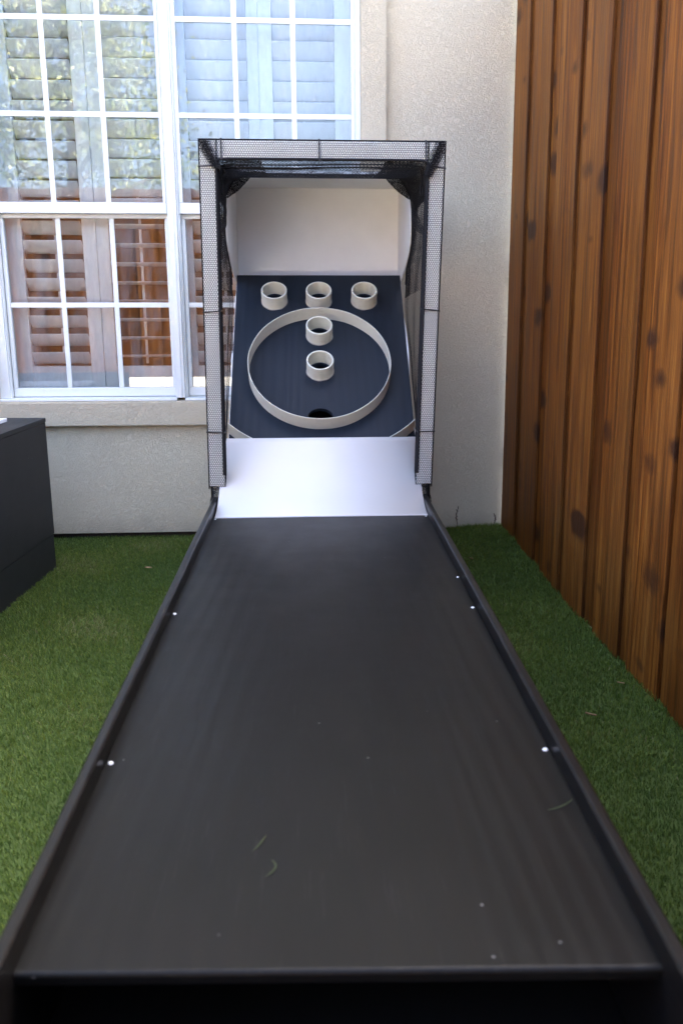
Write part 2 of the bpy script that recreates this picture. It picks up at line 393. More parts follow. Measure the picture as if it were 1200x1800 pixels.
def louver_mesh(length, chord=.088, th=.010):
    n = 12; pr = []
    for k in range(n):
        a = 2*math.pi*k/n; pr.append((chord/2*math.cos(a), th/2*math.sin(a)*(1-.25*abs(math.cos(a)))))
    v = [(-length/2, y, z) for y, z in pr] + [(length/2, y, z) for y, z in pr]
    f = [tuple(range(n)), tuple(range(2*n-1, n-1, -1))] + [(k, n+k, n+(k+1) % n, (k+1) % n) for k in range(n)]
    me = bpy.data.meshes.new('louver'); me.from_pydata(v, [], f); me.update(); me.materials.append(M['shutter'])
    for p in me.polygons: p.use_smooth = len(p.vertices) == 4
    return me
SY0, SY1 = YW+.155, YW+.185; SYC = (SY0+SY1)/2
def shutter(x0, x1, st0, st1, tilt_low, tilt_up, first):
    sh = bpy.data.objects.new('shutter', None); sh.location = ((x0+x1)/2, SYC, WZ0); link(sh, house)
    zb, zt = WZ0+.02, WZ1-.02
    box('stile', x0, x0+st0, SY0, SY1, zb, zt, 'shutter', sh, .003)
    box('stile', x1-st1, x1, SY0, SY1, zb, zt, 'shutter', sh, .003)
    box('rail', x0+st0, x1-st1, SY0+.001, SY1-.001, zb, .792, 'shutter', sh, .003)
    box('rail', x0+st0, x1-st1, SY0+.001, SY1-.001, zt-.09, zt, 'shutter', sh, .003)
    a, b = x0+st0+.002, x1-st1-.002
    me = louver_mesh(b-a); z = first; k = 0
    while z < zt-.11:
        o = bpy.data.objects.new('louver', me); o.location = ((a+b)/2, SYC, z)
        tl = tilt_low if z < 1.47 else tilt_up
        o.rotation_euler = (-math.radians(tl + rng.normal()*.8), 0, 0); link(o, sh); z += .0838; k += 1
    xr = (a+b)/2 + (b-a)*.0
    for z0, z1, tl in ((.80, 1.46, tilt_low), (1.48, zt-.1, tilt_up)):
        yo = SYC + math.cos(math.radians(tl))*.046 + .006
        box('tilt_rod', xr-.006, xr+.006, yo, yo+.010, z0, z1, 'shutter', sh, .002)
shutter(-1.40, -.983, .085, .062, 42, 52, .830)
shutter(-.981, -.640, .056, .022, 10, 60, .838)
shutter(-.590, -.2225, .046, .050, 40, 58, .834)
shutter(-.2215, .200, .060, .085, 40, 58, .834)

# ------------------------------------------------------------------ cedar fences
def fence_board_mesh(width, zs0, zs1, thick, wave, seed):
    """local: x = thickness (face at x=0, body to +x), y from 0 (near) to width, z along"""
    n = 26; v = []; f = []
    for k in range(n+1):
        z = zs0 + (zs1-zs0)*k/n
        e = wave*(noise.noise(Vector((seed*7.3, 0, z*2.1))) + .5*noise.noise(Vector((seed*3.1, 5, z*7))))
        e2 = wave*.6*noise.noise(Vector((seed*1.7, 9, z*2.4)))
        cup = .0016*noise.noise(Vector((seed, 3, z*1.1)))
        ch = .0025
        v += [(thick, e, z), (cup+ch, e, z), (cup, e+ch, z), (cup, width*.5, z), (cup, width+e2-ch, z), (cup+ch, width+e2, z), (thick, width+e2, z)]
    m_ = 7
    for k in range(n):
        for j in range(m_):
            a, b = k*m_+j, k*m_+(j+1) % m_
            f.append((a, b, b+m_, a+m_))
    f.append(tuple(range(m_))[::-1]); f.append(tuple(n*m_+j for j in range(m_)))
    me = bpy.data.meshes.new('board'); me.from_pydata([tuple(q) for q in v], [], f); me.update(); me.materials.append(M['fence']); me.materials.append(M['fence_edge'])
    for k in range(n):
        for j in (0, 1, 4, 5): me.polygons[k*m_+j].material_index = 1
    return me
FH = 2.46
fence = thing('wooden_fence', 'tall brown stained cedar board fence running along the right side', 'fence', (.93, 2.0, 0))
F0 = Vector((.898, 4.498)); F1 = Vector((.968, 2.30)); fdir = (F0-F1).normalized()
fang = math.atan2(fdir.y, fdir.x) - math.pi/2
seams = [4.249, 3.892, 3.513, 3.195, 2.823, 2.485]
while seams[-1] > -3.9: seams.append(seams[-1] - (.335 + .03*random.random()))
def fpt(y): t_ = (y-F1.y)/fdir.y; return F1 + fdir*t_
prev = None
for i, s in enumerate(seams):
    far = min(4.49, s + (.245 + .03*random.random())) if i else 4.49
    if prev is not None: far = min(far, prev-.06)
    p = fpt(s)
    o = bpy.data.objects.new('board', fence_board_mesh(far-s, -.03, FH + random.uniform(-.006, .006), .012, .007, i+1))
    o.location = (p.x, p.y, 0); o.rotation_euler = (random.uniform(-.0015, .0015), 0, fang); link(o, fence)
    # recessed board behind the gap nearer to the camera
    nxt = seams[i+1] + .26 if i+1 < len(seams) else s-.1
    wd = .235; c = (s + nxt)/2
    p = fpt(c - wd/2)
    o = bpy.data.objects.new('board', fence_board_mesh(wd, -.03, FH + random.uniform(-.006, .006), .018, .004, i+40))
    nx = Vector((math.cos(fang), math.sin(fang)))
    o.location = (p.x + nx.x*.0125, p.y + nx.y*.0125, 0); o.rotation_euler = (0, 0, fang); link(o, fence)
    prev = s
pa, pb = fpt(4.48), fpt(-4.2)
for z in (.35, 1.2, 2.1):
    bm = bmesh.new(); nx = Vector((math.cos(fang), math.sin(fang)))
    q = [(pa.x+nx.x*.040, pa.y), (pa.x+nx.x*.088, pa.y), (pb.x+nx.x*.088, pb.y), (pb.x+nx.x*.040, pb.y)]
    hexa(bm, [(x, y, z) for x, y in q] + [(x, y, z+.09) for x, y in q]); bm_obj('fence_rail', bm, 'fence', fence)
# fence across the far end of the yard, behind the camera: seen mirrored in the lower panes
rear = thing('wooden_fence', 'sunlit board fence behind the camera, mirrored in the lower window panes', 'fence', (-3, -4.4, 0))
bmesh_boards = [fence_board_mesh(.185, -.03, FH, .020, .004, 100+k) for k in range(4)]
for me in bmesh_boards: me.materials[0] = M['fence_old']
rear_boards = [me.copy() for me in bmesh_boards]
for me in rear_boards: me.materials[0] = M['fence_dark']
xk = 1.10; k = 0
while xk > -8.5:
    o = bpy.data.objects.new('board', rear_boards[k % 4]); k += 1
    o.location = (xk, -4.4 - (.021 if k % 2 else 0), random.uniform(-.01, .01)); o.rotation_euler = (0, 0, -math.pi/2 + math.pi); link(o, rear)
    o.location.x += 0
    xk -= .155

bounce_fence = thing('wooden_fence', 'sunlit board fence along the left side of the yard, unseen, added for its warm bounce', 'fence', (-5.6, 0, 0))  # unseen fence, added so its sunlit boards throw warm fill from the left
yk = 4.3; k = 0
while yk > -4.3:
    o = bpy.data.objects.new('board', bmesh_boards[k % 4]); k += 1
    o.location = (-5.6 - (.021 if k % 2 else 0), yk, random.uniform(-.01, .01)); o.rotation_euler = (0, 0, math.pi); link(o, bounce_fence)
    yk -= .155
# ------------------------------------------------------------------ the ball rolling game
game = thing('ball_roll_game', 'black lane ball rolling game with white ramp, ringed target board and netted frame', 'arcade game', (.022, 2.6, 0))
X0, X1 = -.335, .371; ZL = .412
def lane_bm():
    bm = bmesh.new(); y0, y1 = .904, 3.085; r = .006
    prof = [(y1, ZL), (y1, ZL-.018), (y0+.004, ZL-.018)]
    for k in range(7):
        a = math.pi/2*k/6; prof.append((y0+r-r*math.cos(a)-.0, ZL-r+r*math.sin(a)))
    A = [bm.verts.new((X0+.0005, y+(.011 if y < 2 else 0), z)) for y, z in prof]; B = [bm.verts.new((X1-.0005, y-(.026 if y < 2 else 0), z)) for y, z in prof]
    bm.faces.new(A); bm.faces.new(B[::-1]); n = len(prof)
    for i in range(n): bm.faces.new((A[i], B[i], B[(i+1) % n], A[(i+1) % n]))
    return bm
lane = bm_obj('lane', lane_bm(), 'lane', game)
for (x, y) in ((-.3260, 1.393), (.3625, 1.393), (-.3260, 2.113), (.3625, 2.113), (-.3260, 3.06), (.3625, 3.06), (.3640, 2.36)):
    bm = bmesh.new(); r = .0046 if y < 2.3 else .0032
    bmesh.ops.create_cone(bm, cap_ends=True, segments=14, radius1=r, radius2=r*.7, depth=.0022)
    bmesh.ops.translate(bm, verts=bm.verts, vec=(x, y, ZL+.0008)); bm_obj('screw', bm, 'screw', lane)
def side_board(x0, x1):
    bm = bmesh.new()
    ys = np.linspace(.52, 3.27, 24); pr = []
    z0, z1 = -.02, .443; b = .004
    prof = [(x0, z0), (x1, z0), (x1, z1-b), (x1-b*.4, z1-b*.4), (x1-b, z1), (x0+b, z1), (x0+b*.4, z1-b*.4), (x0, z1-b)]
    rows = []
    for y in ys:
        d = .0014*noise.noise(Vector((x0*50, y*2.3, 0))); dz = .0010*noise.noise(Vector((x0*30, y*5, 4)))
        rows.append([bm.verts.new((x+d, y, z+(dz if z > .2 else 0))) for x, z in prof])
    n = len(prof)
    for A, B in zip(rows, rows[1:]):
        for i in range(n): bm.faces.new((A[i], A[(i+1) % n], B[(i+1) % n], B[i]))
    bm.faces.new(rows[0][::-1]); bm.faces.new(rows[-1])
    return bm
bm_obj('side_rail', side_board(X0-.0185, X0), 'rail', game)
bm_obj('side_rail', side_board(X1, X1+.0185), 'rail', game)
box('ball_tray', X0+.0005, X1-.0005, .535, 1.25, .24, .258, 'rail', game, .002)
box('front_panel', X0+.0005, X1-.0005, .52, .5345, -.02, .33, 'rail', game, .002)
box('tray_back', X0+.0005, X1-.0005, 1.25, 1.268, -.02, ZL-.019, 'rail', game)
# ramp: a bent sheet
def ramp_bm():
    bm = bmesh.new(); P0, P1 = (3.075, ZL+.003), (3.425, .623)
    pts = []
    for k in range(25):
        t_ = k/24; # quadratic bezier, tangent along the lane first
        c = (3.285, ZL+.012)
        y = (1-t_)**2*P0[0] + 2*t_*(1-t_)*c[0] + t_*t_*P1[0]; z = (1-t_)**2*P0[1] + 2*t_*(1-t_)*c[1] + t_*t_*P1[1]
        pts.append((y, z))
    nr = []
    for i, (y, z) in enumerate(pts):
        a, b = pts[max(0, i-1)], pts[min(24, i+1)]; d = Vector((b[0]-a[0], b[1]-a[1])).normalized(); nr.append((d.y, -d.x))
    th = .004; x0, x1 = -.3290, .3695
    T0 = [bm.verts.new((x0, y, z)) for y, z in pts]; T1 = [bm.verts.new((x1, y, z)) for y, z in pts]
    U0 = [bm.verts.new((x0, y+n[0]*th, z+n[1]*th)) for (y, z), n in zip(pts, nr)]; U1 = [bm.verts.new((x1, y+n[0]*th, z+n[1]*th)) for (y, z), n in zip(pts, nr)]
    for i in range(24):
        bm.faces.new((T0[i], T1[i], T1[i+1], T0[i+1])); bm.faces.new((U0[i], U0[i+1], U1[i+1], U1[i]))
        bm.faces.new((T0[i], T0[i+1], U0[i+1], U0[i])); bm.faces.new((T1[i], U1[i], U1[i+1], T1[i+1]))
    bm.faces.new((T0[0], U0[0], U1[0], T1[0])); bm.faces.new((T0[24], T1[24], U1[24], U0[24]))
    return bm
ro = bm_obj('ramp', ramp_bm(), 'ramp', game)
for p in ro.data.polygons: p.use_smooth = abs(p.normal.x) < .5 and p.area > .003
# target board, tilted 41 degrees; s runs up the board, c is the point s=0
BC = Vector((.03, 3.593, CAM_H-.525)); ANG = math.radians(41.34)
bt = Vector((0, math.cos(ANG), math.sin(ANG))); bn = Vector((0, -math.sin(ANG), math.cos(ANG)))
def bp(x, s, h=0): q = BC + bt*s + bn*h; return Vector((x, q.y, q.z))
BX0, BX1 = -.3195, .3795
CUPS = [(-.158, .7445), (.027, .7445), (.2165, .7445), (.026, .537), (.0265, .341)]
HOLE = (.024, .092)
def board_mesh():
    bm = bmesh.new(); s0, s1, th = -.14, .908, .016
    c = [bp(BX0, s0, -th), bp(BX1, s0, -th), bp(BX1, s1, -th), bp(BX0, s1, -th), bp(BX0, s0), bp(BX1, s0), bp(BX1, s1), bp(BX0, s1)]
    hexa(bm, c); me = bpy.data.meshes.new('tb'); bmesh.ops.recalc_face_normals(bm, faces=bm.faces); bm.to_mesh(me); bm.free()
    bo = bpy.data.objects.new('tb', me); COL.objects.link(bo)
    bm = bmesh.new()
    for (x, s), r in [(q, .0395) for q in CUPS] + [(HOLE, .0505)]:
        rot = bn.to_track_quat('Z', 'Y').to_matrix().to_4x4()
        mtx = Matrix.Translation(bp(x, s)) @ rot
        bmesh.ops.create_cone(bm, cap_ends=True, segments=40, radius1=r, radius2=r, depth=.1, matrix=mtx)
    cm = bpy.data.meshes.new('cut'); bm.to_mesh(cm); bm.free(); co = bpy.data.objects.new('cut', cm); COL.objects.link(co)
    md = bo.modifiers.new('b', 'BOOLEAN'); md.operation = 'DIFFERENCE'; md.object = co; md.solver = 'EXACT'
    bpy.context.view_layer.update(); dg = bpy.context.evaluated_depsgraph_get()
    out = bpy.data.meshes.new_from_object(bo.evaluated_get(dg))
    bpy.data.objects.remove(bo); bpy.data.objects.remove(co)
    out.materials.clear(); out.name = 'target_board'; return out
board = mesh_obj('target_board', board_mesh(), 'board', game)
def revolve_board(name, x, s, prof, m, n=48, ax=1.0, ay=1.0, parent=None, a0=0, a1=2*math.pi, jit=0):
    """prof: closed list of (radius, height above the board)"""
    bm = bmesh.new(); closed = abs(a1-a0-2*math.pi) < 1e-6; rows = []
    for k in range(n if closed else n+1):
        a = a0 + (a1-a0)*k/n
        rows.append([bm.verts.new(bp(x + r*ax*math.cos(a), s + r*ay*math.sin(a), h + (jit*noise.noise(Vector((math.cos(a)*3, math.sin(a)*3, s*9+x*5))) if jit else 0))) for r, h in prof])
    m_ = len(prof); R_ = len(rows)
    for i in range(R_ if closed else R_-1):
        A, B = rows[i], rows[(i+1) % R_]
        for j in range(m_): bm.faces.new((A[j], A[(j+1) % m_], B[(j+1) % m_], B[j]))
    if not closed: bm.faces.new(rows[0]); bm.faces.new(rows[-1][::-1])
    return bm_obj(name, bm, m, parent)
for i, (x, s) in enumerate(CUPS):
    ro_, ri = .0535, .0466; h = .061
    c = revolve_board('cup', x, s, [(ro_, -.001), (ro_, h-.0015), (ro_-.0015, h), (ri+.0012, h), (ri, h-.0015), (ri, -.001)], 'pvc', 48, parent=board)
    # bead of glue round the foot
    bm = bmesh.new(); pts = []
    for k in range(40):
        a = 2*math.pi*k/40; rr = ro_ + .001 + .002*noise.noise(Vector((math.cos(a)*2+i*5, math.sin(a)*2, i)))
        pts.append(bp(x+rr*math.cos(a), s+rr*math.sin(a), .001))
    rad = [.0012 + .0016*abs(noise.noise(Vector((k*.35, i*3.3, 1)))) for k in range(40)]
    tube_bm(bm, pts, rad, 6, True); bm_obj('glue_bead', bm, 'caulk', board, True)
RCX, RCS, RA, RB = .0245, .3385, .2800, .3025
def strip_prof(r, h, th=.0028): return [(r, .0005), (r, h-.0006), (r-.0006, h), (r-th+.0006, h), (r-th, h-.0006), (r-th, .0005)]
revolve_board('ring', RCX, RCS, [(r, h) for r, h in strip_prof(RA, .060)], 'strip', 120, 1, RB/RA, board, jit=.0015)
# overlapping joint of the ring strip at its top
revolve_board('ring_joint', RCX, RCS, strip_prof(RA-.0029, .0605, .0022), 'strip', 8, 1, RB/RA, board, math.radians(90), math.radians(93.5))
revolve_board('bumper_strip', RCX, RCS, strip_prof(.4695, .060), 'strip', 30, 1, 1, board, math.radians(222.8), math.radians(262))
revolve_board('bumper_strip', RCX, RCS, strip_prof(.4695, .060), 'strip', 30, 1, 1, board, math.radians(278), math.radians(318.8))
# cabinet around the board
TOPZ = 1.567; YB = 4.372
wing = [(4.300, 1.166), (4.2, 1.188), (4.107, 1.212), (4.03, 1.233), (3.958, 1.259), (3.895, 1.283), (3.855, 1.310), (3.84, 1.340), (3.837, 1.369), (3.840, 1.400), (3.852, 1.435), (3.880, 1.468), (3.915, 1.490), (3.97, 1.520), (4.03, 1.545), (4.09, TOPZ)]
def cab_side(x0, x1):
    low = [bp(0, s, min(.003, -.05 + .16*max(0, noise.noise(Vector((x0*9, s*6, 0)))))) for s in np.linspace(.90, -.05, 20)]
    prof = [(YB+.018, TOPZ)] + [(YB+.018, -.02), (3.36, -.02), (3.36, .40), (3.44, .50)] + [(q.y, q.z) for q in low[::-1]] + wing
    return prism_yz('side_panel', prof, x0, x1, 'cabinet', game)
cab_side(BX0-.0065, BX0-.0005); cab_side(BX1+.0005, BX1+.0065)
box('back_panel', BX0, BX1, YB, YB+.017, 1.10, TOPZ-.0005, 'cabinet', game)
box('lower_back_panel', BX0, BX1, YB, YB+.017, -.02, 1.099, 'rail', game)
def top_panel():
    bm = bmesh.new(); th = .016; pts = []
    xl, xr = BX0-.016, BX1+.016
    for k in range(9):
        a = math.pi/2*k/8; pts.append((xl+.085*(1-math.cos(a)) + .0, 4.09-.17*math.sin(a)))
    right_ = [(xr-(x-xl), y) for x, y in pts][::-1]
    out = pts + right_ + [(xr, YB+.018), (xl, YB+.018)]
    A = [bm.verts.new((x, y, TOPZ)) for x, y in out]; B = [bm.verts.new((x, y, TOPZ+th)) for x, y in out]; n = len(out)
    bm.faces.new(A); bm.faces.new(B[::-1])
    for i in range(n): bm.faces.new((A[i], A[(i+1) % n], B[(i+1) % n], B[i]))
    return bm_obj('top_panel', bm, 'cabinet', game)
top_panel()
# netted frame: two posts and a crossbar that lean slightly forward
def fy(z): return 3.2 + (1.588-z)/(1.588-.479)*.078
def fx(left, z, d=0):
    t_ = (1.588-z)/(1.588-.479)
    return (-.342 - .021*t_ + d) if left else (.425 - .021*t_ - d)
FD = .05
def post(left):
    c = []; wd = .051
    for z in (.479, 1.588):
        xa, xb = sorted((fx(left, z), fx(left, z, wd))); y = fy(z)
        c += [(xa, y, z), (xb, y, z), (xb, y+FD, z), (xa, y+FD, z)]
    bm = bmesh.new(); hexa(bm, c, .003); return bm_obj('frame_post', bm, 'frame', game)
post(True); post(False)
def crossbar():
    c = []
    for z in (1.538, 1.5885):
        y = fy(z); xa, xb = fx(True, z, .0515), fx(False, z, .0515)
        c += [(xa, y+.001, z), (xb, y+.001, z), (xb, y+FD-.001, z), (xa, y+FD-.001, z)]
    bm = bmesh.new(); hexa(bm, c, .003); return bm_obj('frame_crossbar', bm, 'frame', game)
crossbar()
for left in (True, False):
    xa, xb = sorted((fx(left, .479, .002), fx(left, .479, .030))); y = fy(.479)
    if left: xb = X0-.0195
    else: xa = X1+.0195
    box('support_leg', xa, xb, y+.004, y+FD-.004, -.02, .478, 'rail', game, .002)

# ---- netting: a honeycomb of real threads laid over a parametric surface
def hexnet(name, surf, lu, lv, cell, th, parent, keep=None, jit=.06, m='net'):
    """surf(u, v) -> point, u, v in 0..1; lu, lv: lengths in metres"""
    a = cell/math.sqrt(3)                     # honeycomb edge
    nu = int(lu/cell)+1; nv = int(lv/(1.5*a))+1
    V = {}; P_ = []; E_ = []
    def vid(x, y):
        k = (round(x*1e5/3), round(y*1e5/3))
        if k not in V: V[k] = len(P_); P_.append((x, y))
        return V[k]
    seen = set()
    for j in range(nv+1):
        for i in range(nu+1):
            cx = i*cell + (cell/2 if j % 2 else 0); cy = j*1.5*a
            if cx > lu or cy > lv: continue
            ring = [vid(cx + a*math.sin(math.pi/3*k), cy + a*math.cos(math.pi/3*k)) for k in range(6)]
            for k in range(6):
                e = (min(ring[k], ring[(k+1) % 6]), max(ring[k], ring[(k+1) % 6])); seen.add(e)
    if not P_: return None
    pts = []
    for x, y in P_:
        x += random.gauss(0, jit*cell*.5); y += random.gauss(0, jit*cell*.5)
        pts.append(surf(min(1, max(0, x/lu)), min(1, max(0, y/lv))))
    pts = np.array(pts)
    ed = np.array([e for e in seen if keep is None or keep(*P_[e[0]])])
    A = pts[ed[:, 0]]; B = pts[ed[:, 1]]
    d = B-A; ln = np.linalg.norm(d, axis=1); ok = ln > 1e-4; A, B, d, ln = A[ok], B[ok], d[ok], ln[ok]; d = d/ln[:, None]
    ref = np.where(np.abs(d[:, [1]]) < .9, np.array([[0, 1., 0]]), np.array([[1., 0, 0]]))
    s = np.cross(d, ref); s /= np.linalg.norm(s, axis=1)[:, None]; t_ = np.cross(d, s)
    r = th/2; A = A - d*r*.3; B = B + d*r*.3
    n = len(A); verts = np.zeros((n, 6, 3))
    for k in range(3):
        an = 2*math.pi*k/3 + .5
        off = (s*math.cos(an) + t_*math.sin(an))*r*1.15
        verts[:, k] = A+off; verts[:, 3+k] = B+off
    base = np.arange(n)[:, None, None]*6
    f = base + np.array([[0, 1, 4, 3], [1, 2, 5, 4], [2, 0, 3, 5]])[None]
    me = bpy.data.meshes.new(name); me.vertices.add(n*6); me.vertices.foreach_set('co', verts.reshape(-1))
    me.loops.add(n*12); me.loops.foreach_set('vertex_index', f.reshape(-1).astype(np.int32))
    me.polygons.add(n*3); me.polygons.foreach_set('loop_start', np.arange(n*3, dtype=np.int32)*4)
    me.polygons.foreach_set('loop_total', np.full(n*3, 4, dtype=np.int32)); me.update(calc_edges=True)
    o = mesh_obj(name, me, m, parent); o['kind'] = 'stuff'; return o
CELL, TH = .0074, .00138
def post_net(left, side):
    def sf(u, v):
        z = .470 + v*(1.592-.470); 
        if side == 'front': return (fx(left, z, -.003 + u*.057), fy(z)-.0035 - .0015*math.sin(u*math.pi), z)
        if side == 'in':    return (fx(left, z, .054), fy(z)-.003 + u*.056, z)
        return (fx(left, z, -.003), fy(z)-.003 + u*.056, z)
    return hexnet('post_net', sf, .057, 1.122, CELL, TH, game)
for left in (True, False):
    for sd_ in ('front', 'in', 'out'): post_net(left, sd_)
def bar_net(side):
    def sf(u, v):
        if side == 'front':
            z = 1.534 + v*.0575; return (fx(True, z, .05) + u*(fx(False, z, .05)-fx(True, z, .05)), fy(z)-.0035-.001*math.sin(v*math.pi), z)
        y = fy(1.588)-.003 + v*.056
        return (fx(True, 1.588, 0) + u*(fx(False, 1.588)-fx(True, 1.588)), y, 1.592)
    return hexnet('bar_net', sf, .67 if side == 'front' else .767, .0575, CELL, TH, game)
bar_net('front'); bar_net('top')
# gathered folds of net at the two upper corners
for left in (True, False):
    for k in range(3):
        def sf(u, v, left=left, k=k):
            z = 1.590 - v*(.085 if left else .105); d = max(.0, .008 + v*.046 + (u-.5)*(.016+.012*k)*(1.2-.5*v))
            return (fx(left, z, d), fy(z) - .006 - .003*k - .006*math.sin(u*math.pi*(2+k)) - .004*v, z)
        hexnet('net_fold', sf, .04, .09, CELL*.8, TH, game, jit=.25)
# net tunnel from the frame back to the cabinet opening
def polyline(pts):
    P_ = [np.array(p, float) for p in pts]; L_ = [0]
    for a, b in zip(P_, P_[1:]): L_.append(L_[-1]+np.linalg.norm(b-a))
    L_ = np.array(L_)/L_[-1]; A = np.array(P_)
    return lambda u: np.array([np.interp(u, L_, A[:, k]) for k in range(3)])
def keyed(pts, us):
    A = np.array(pts, float); return lambda u: np.array([np.interp(u, us, A[:, k]) for k in range(3)])
fr = []; rr = []; us = []
def add(u, a, b): us.append(u); fr.append(a); rr.append(b)
def bxz(s): q = bp(0, s, .004); return q.y, q.z
for (u, zf, (y, z)) in ((0, .52, bxz(-.04)), (.10, .72, bxz(.15)), (.20, .92, bxz(.42)), (.28, 1.12, bxz(.72)), (.315, 1.24, (4.06, 1.222)), (.335, 1.29, (3.92, 1.272)), (.35, 1.34, (3.85, 1.315)), (.37, 1.40, (3.84, 1.372)), (.39, 1.45, (3.855, 1.440)), (.41, 1.50, (3.915, 1.490))):
    add(u, (fx(True, zf, .050), fy(zf)+.02, zf), (BX0-.008, y, z))
add(.425, (fx(True, 1.53, .052), fy(1.53)+.02, 1.532), (-.300, 3.94, 1.545)); add(.44, (fx(True, 1.53, .09), fy(1.53)+.02, 1.535), (-.240, 3.92, 1.570))
nh = len(us)
for i in range(nh-1, -1, -1):
    f_, r_ = fr[i], rr[i]; z = f_[2]
    xf = fx(False, z, .050) if i < nh-1 else fx(False, z, .09)
    xr_ = {nh-1: .334, nh-2: .362}.get(i, BX1+.008)
    us.append(1-us[i]); fr.append((xf, f_[1], z)); rr.append((xr_, r_[1], r_[2]))
FL, RL = keyed(fr, us), keyed(rr, us)
CEN = np.array([.035, 0, 1.10])
def tunnel(sag, wob, seed):
    def sf(u, v):
        p = FL(u)*(1-v) + RL(u)*v
        inw = np.array([CEN[0]-p[0], 0, CEN[2]-p[2]]); 
        if .43 < u < .57: inw = np.array([0, 0, -1.])
        elif u < .40 or u > .60: inw = np.array([1. if u < .5 else -1., 0, 0])
        else: inw /= np.linalg.norm(inw)
        s = sag(u)*math.sin(math.pi*v) + wob*math.sin(math.pi*v)*noise.noise(Vector((u*14, v*3.5, seed)))
        return p + inw*s
    return sf
hexnet('net_tunnel', tunnel(lambda u: .002 + .016*(abs(u-.5) < .07), .007, 1), 3.0, .17, CELL, TH*.62, game)
hexnet('net_tunnel', tunnel(lambda u: .008 if abs(u-.5) > .07 else .030, .010, 5), 3.0, .26, CELL, TH*.7, game, keep=lambda x, y: .86 < x < 2.14)
for sd_ in (8, 13, 21):
    hexnet('net_tunnel', tunnel(lambda u: .010 if abs(u-.5) > .07 else .022, .018, sd_), 3.0, .30, CELL, TH*.75, game, keep=lambda x, y: 1.14 < x < 1.38 or 1.62 < x < 1.86)
hexnet('net_tunnel', tunnel(lambda u: .012, .02, 30), 3.0, .30, CELL, TH*.75, game, keep=lambda x, y: 1.30 < x < 1.70)
for sgn in (1, -1):
    xa = BX0 if sgn > 0 else BX1
    for k in range(4):
        def sf(u, v, k=k):
            a = Vector((xa-sgn*.012, 3.905, 1.475)); b = Vector((xa+sgn*.098, 3.895, 1.566)); c = Vector((xa-sgn*.016, 3.885-.02*k, 1.592))
            e = a.lerp(b, u); mid = e + Vector((-sgn*.006, 0, .006))*math.sin(math.pi*u)*-1.0
            p = mid.lerp(c, v); return (p.x, p.y + .008*math.sin(u*17+k*2+v*4) - .006*k, p.z)
        hexnet('net_drape', sf, .13, .075, CELL*.55, TH*.8, game, jit=.3)
# hem cords
hem = [FL(u)+np.array([0, -.024, 0]) for u in np.linspace(0, 1, 160)]
tube('hem_cord', [tuple(p) for p in hem], .0038, 'net', game, 6)
for du, a in ((.012, .012), (.02, .03)):
    pts = [tuple(tunnel(lambda q: a, .01, 2)(u, .10+.06*math.sin((u-.38)/.24*math.pi*1)+du)) for u in np.linspace(.385, .615, 70)]
    tube('hem_cord', pts, .0028, 'net', game, 6)
for sgn in (0, 1):
    for (ua, va, ub, vb) in ((.405, .04, .43, .97), (.40, .97, .345, .06)):
        def sf(u, v, q=(ua, va, ub, vb), sgn=sgn):
            uu = q[0]+(q[2]-q[0])*v + (u-.5)*.016*(.35+math.sin(math.pi*v)); vv = q[1]+(q[3]-q[1])*v
            if sgn: uu = 1-uu
            p = tunnel(lambda w_: .016, .0, 3)(uu, vv); return p + np.array([0, -.012*math.sin(u*math.pi*3), 0])
        for rep in range(2): hexnet('net_fold', sf, .05, .16, CELL*.7, TH*.8, game, jit=.3)
rim = [RL(u) + np.array([0, -.006, 0]) for u in np.linspace(.30, .70, 160)]
tube('hem_cord', [tuple(p) for p in rim], .004, 'net', game, 6)
# zip ties
def tie_ring(cx, z, along):
    y = fy(z)
    if along == 'bar':
        q = [(cx, y-.006, 1.532), (cx, y-.006, 1.5945), (cx, y+.056, 1.5945), (cx, y+.056, 1.532)]
        wv = (.0024, 0, 0)
    else:
        left = along == 'L'; xa, xb = sorted((fx(left, z, -.0055), fx(left, z, .0565)))
        tl = random.uniform(-.004, .004)
        q = [(xa, y-.0065, z+tl), (xb, y-.0065, z-tl), (xb, y+.056, z-tl), (xa, y+.056, z+tl)]
        wv = (0, 0, .0022)
    bm = bmesh.new(); wv = Vector(wv); c = sum((Vector(p) for p in q), Vector())/4
    O_ = [(Vector(p)+wv, Vector(p)-wv) for p in q]
    I_ = [(Vector(p)+(c-Vector(p)).normalized()*.0018+wv, Vector(p)+(c-Vector(p)).normalized()*.0018-wv) for p in q]
    vo = [[bm.verts.new(a) for a in (*o_, *i_)] for o_, i_ in zip(O_, I_)]
    for k in range(4):
        A, B = vo[k], vo[(k+1) % 4]
        bm.faces.new((A[0], A[1], B[1], B[0])); bm.faces.new((A[2], B[2], B[3], A[3])); bm.faces.new((A[0], B[0], B[2], A[2])); bm.faces.new((A[1], A[3], B[3], B[1]))
    return bm_obj('zip_tie', bm, 'tie', game)
for cx in (-.275, .029, .364): tie_ring(cx, 1.565, 'bar')
for z in (1.513, 1.068, .668): tie_ring(0, z, 'L')
for z in (1.515, 1.073, .665): tie_ring(0, z, 'R')
# loose end of net hanging under each post
for left in (True, False):
    def sf(u, v, left=left):
        z = .478 - v*.075; d = .002 + u*(.036*(1-.45*v)) + .004*math.sin(v*6+u*4)
        return (fx(left, .479, d), fy(.479) - .003 + .012*math.sin(u*5+v*3), z)
    for k in range(2): hexnet('net_tail', sf, .04, .075, CELL*.8, TH, game, jit=.3)

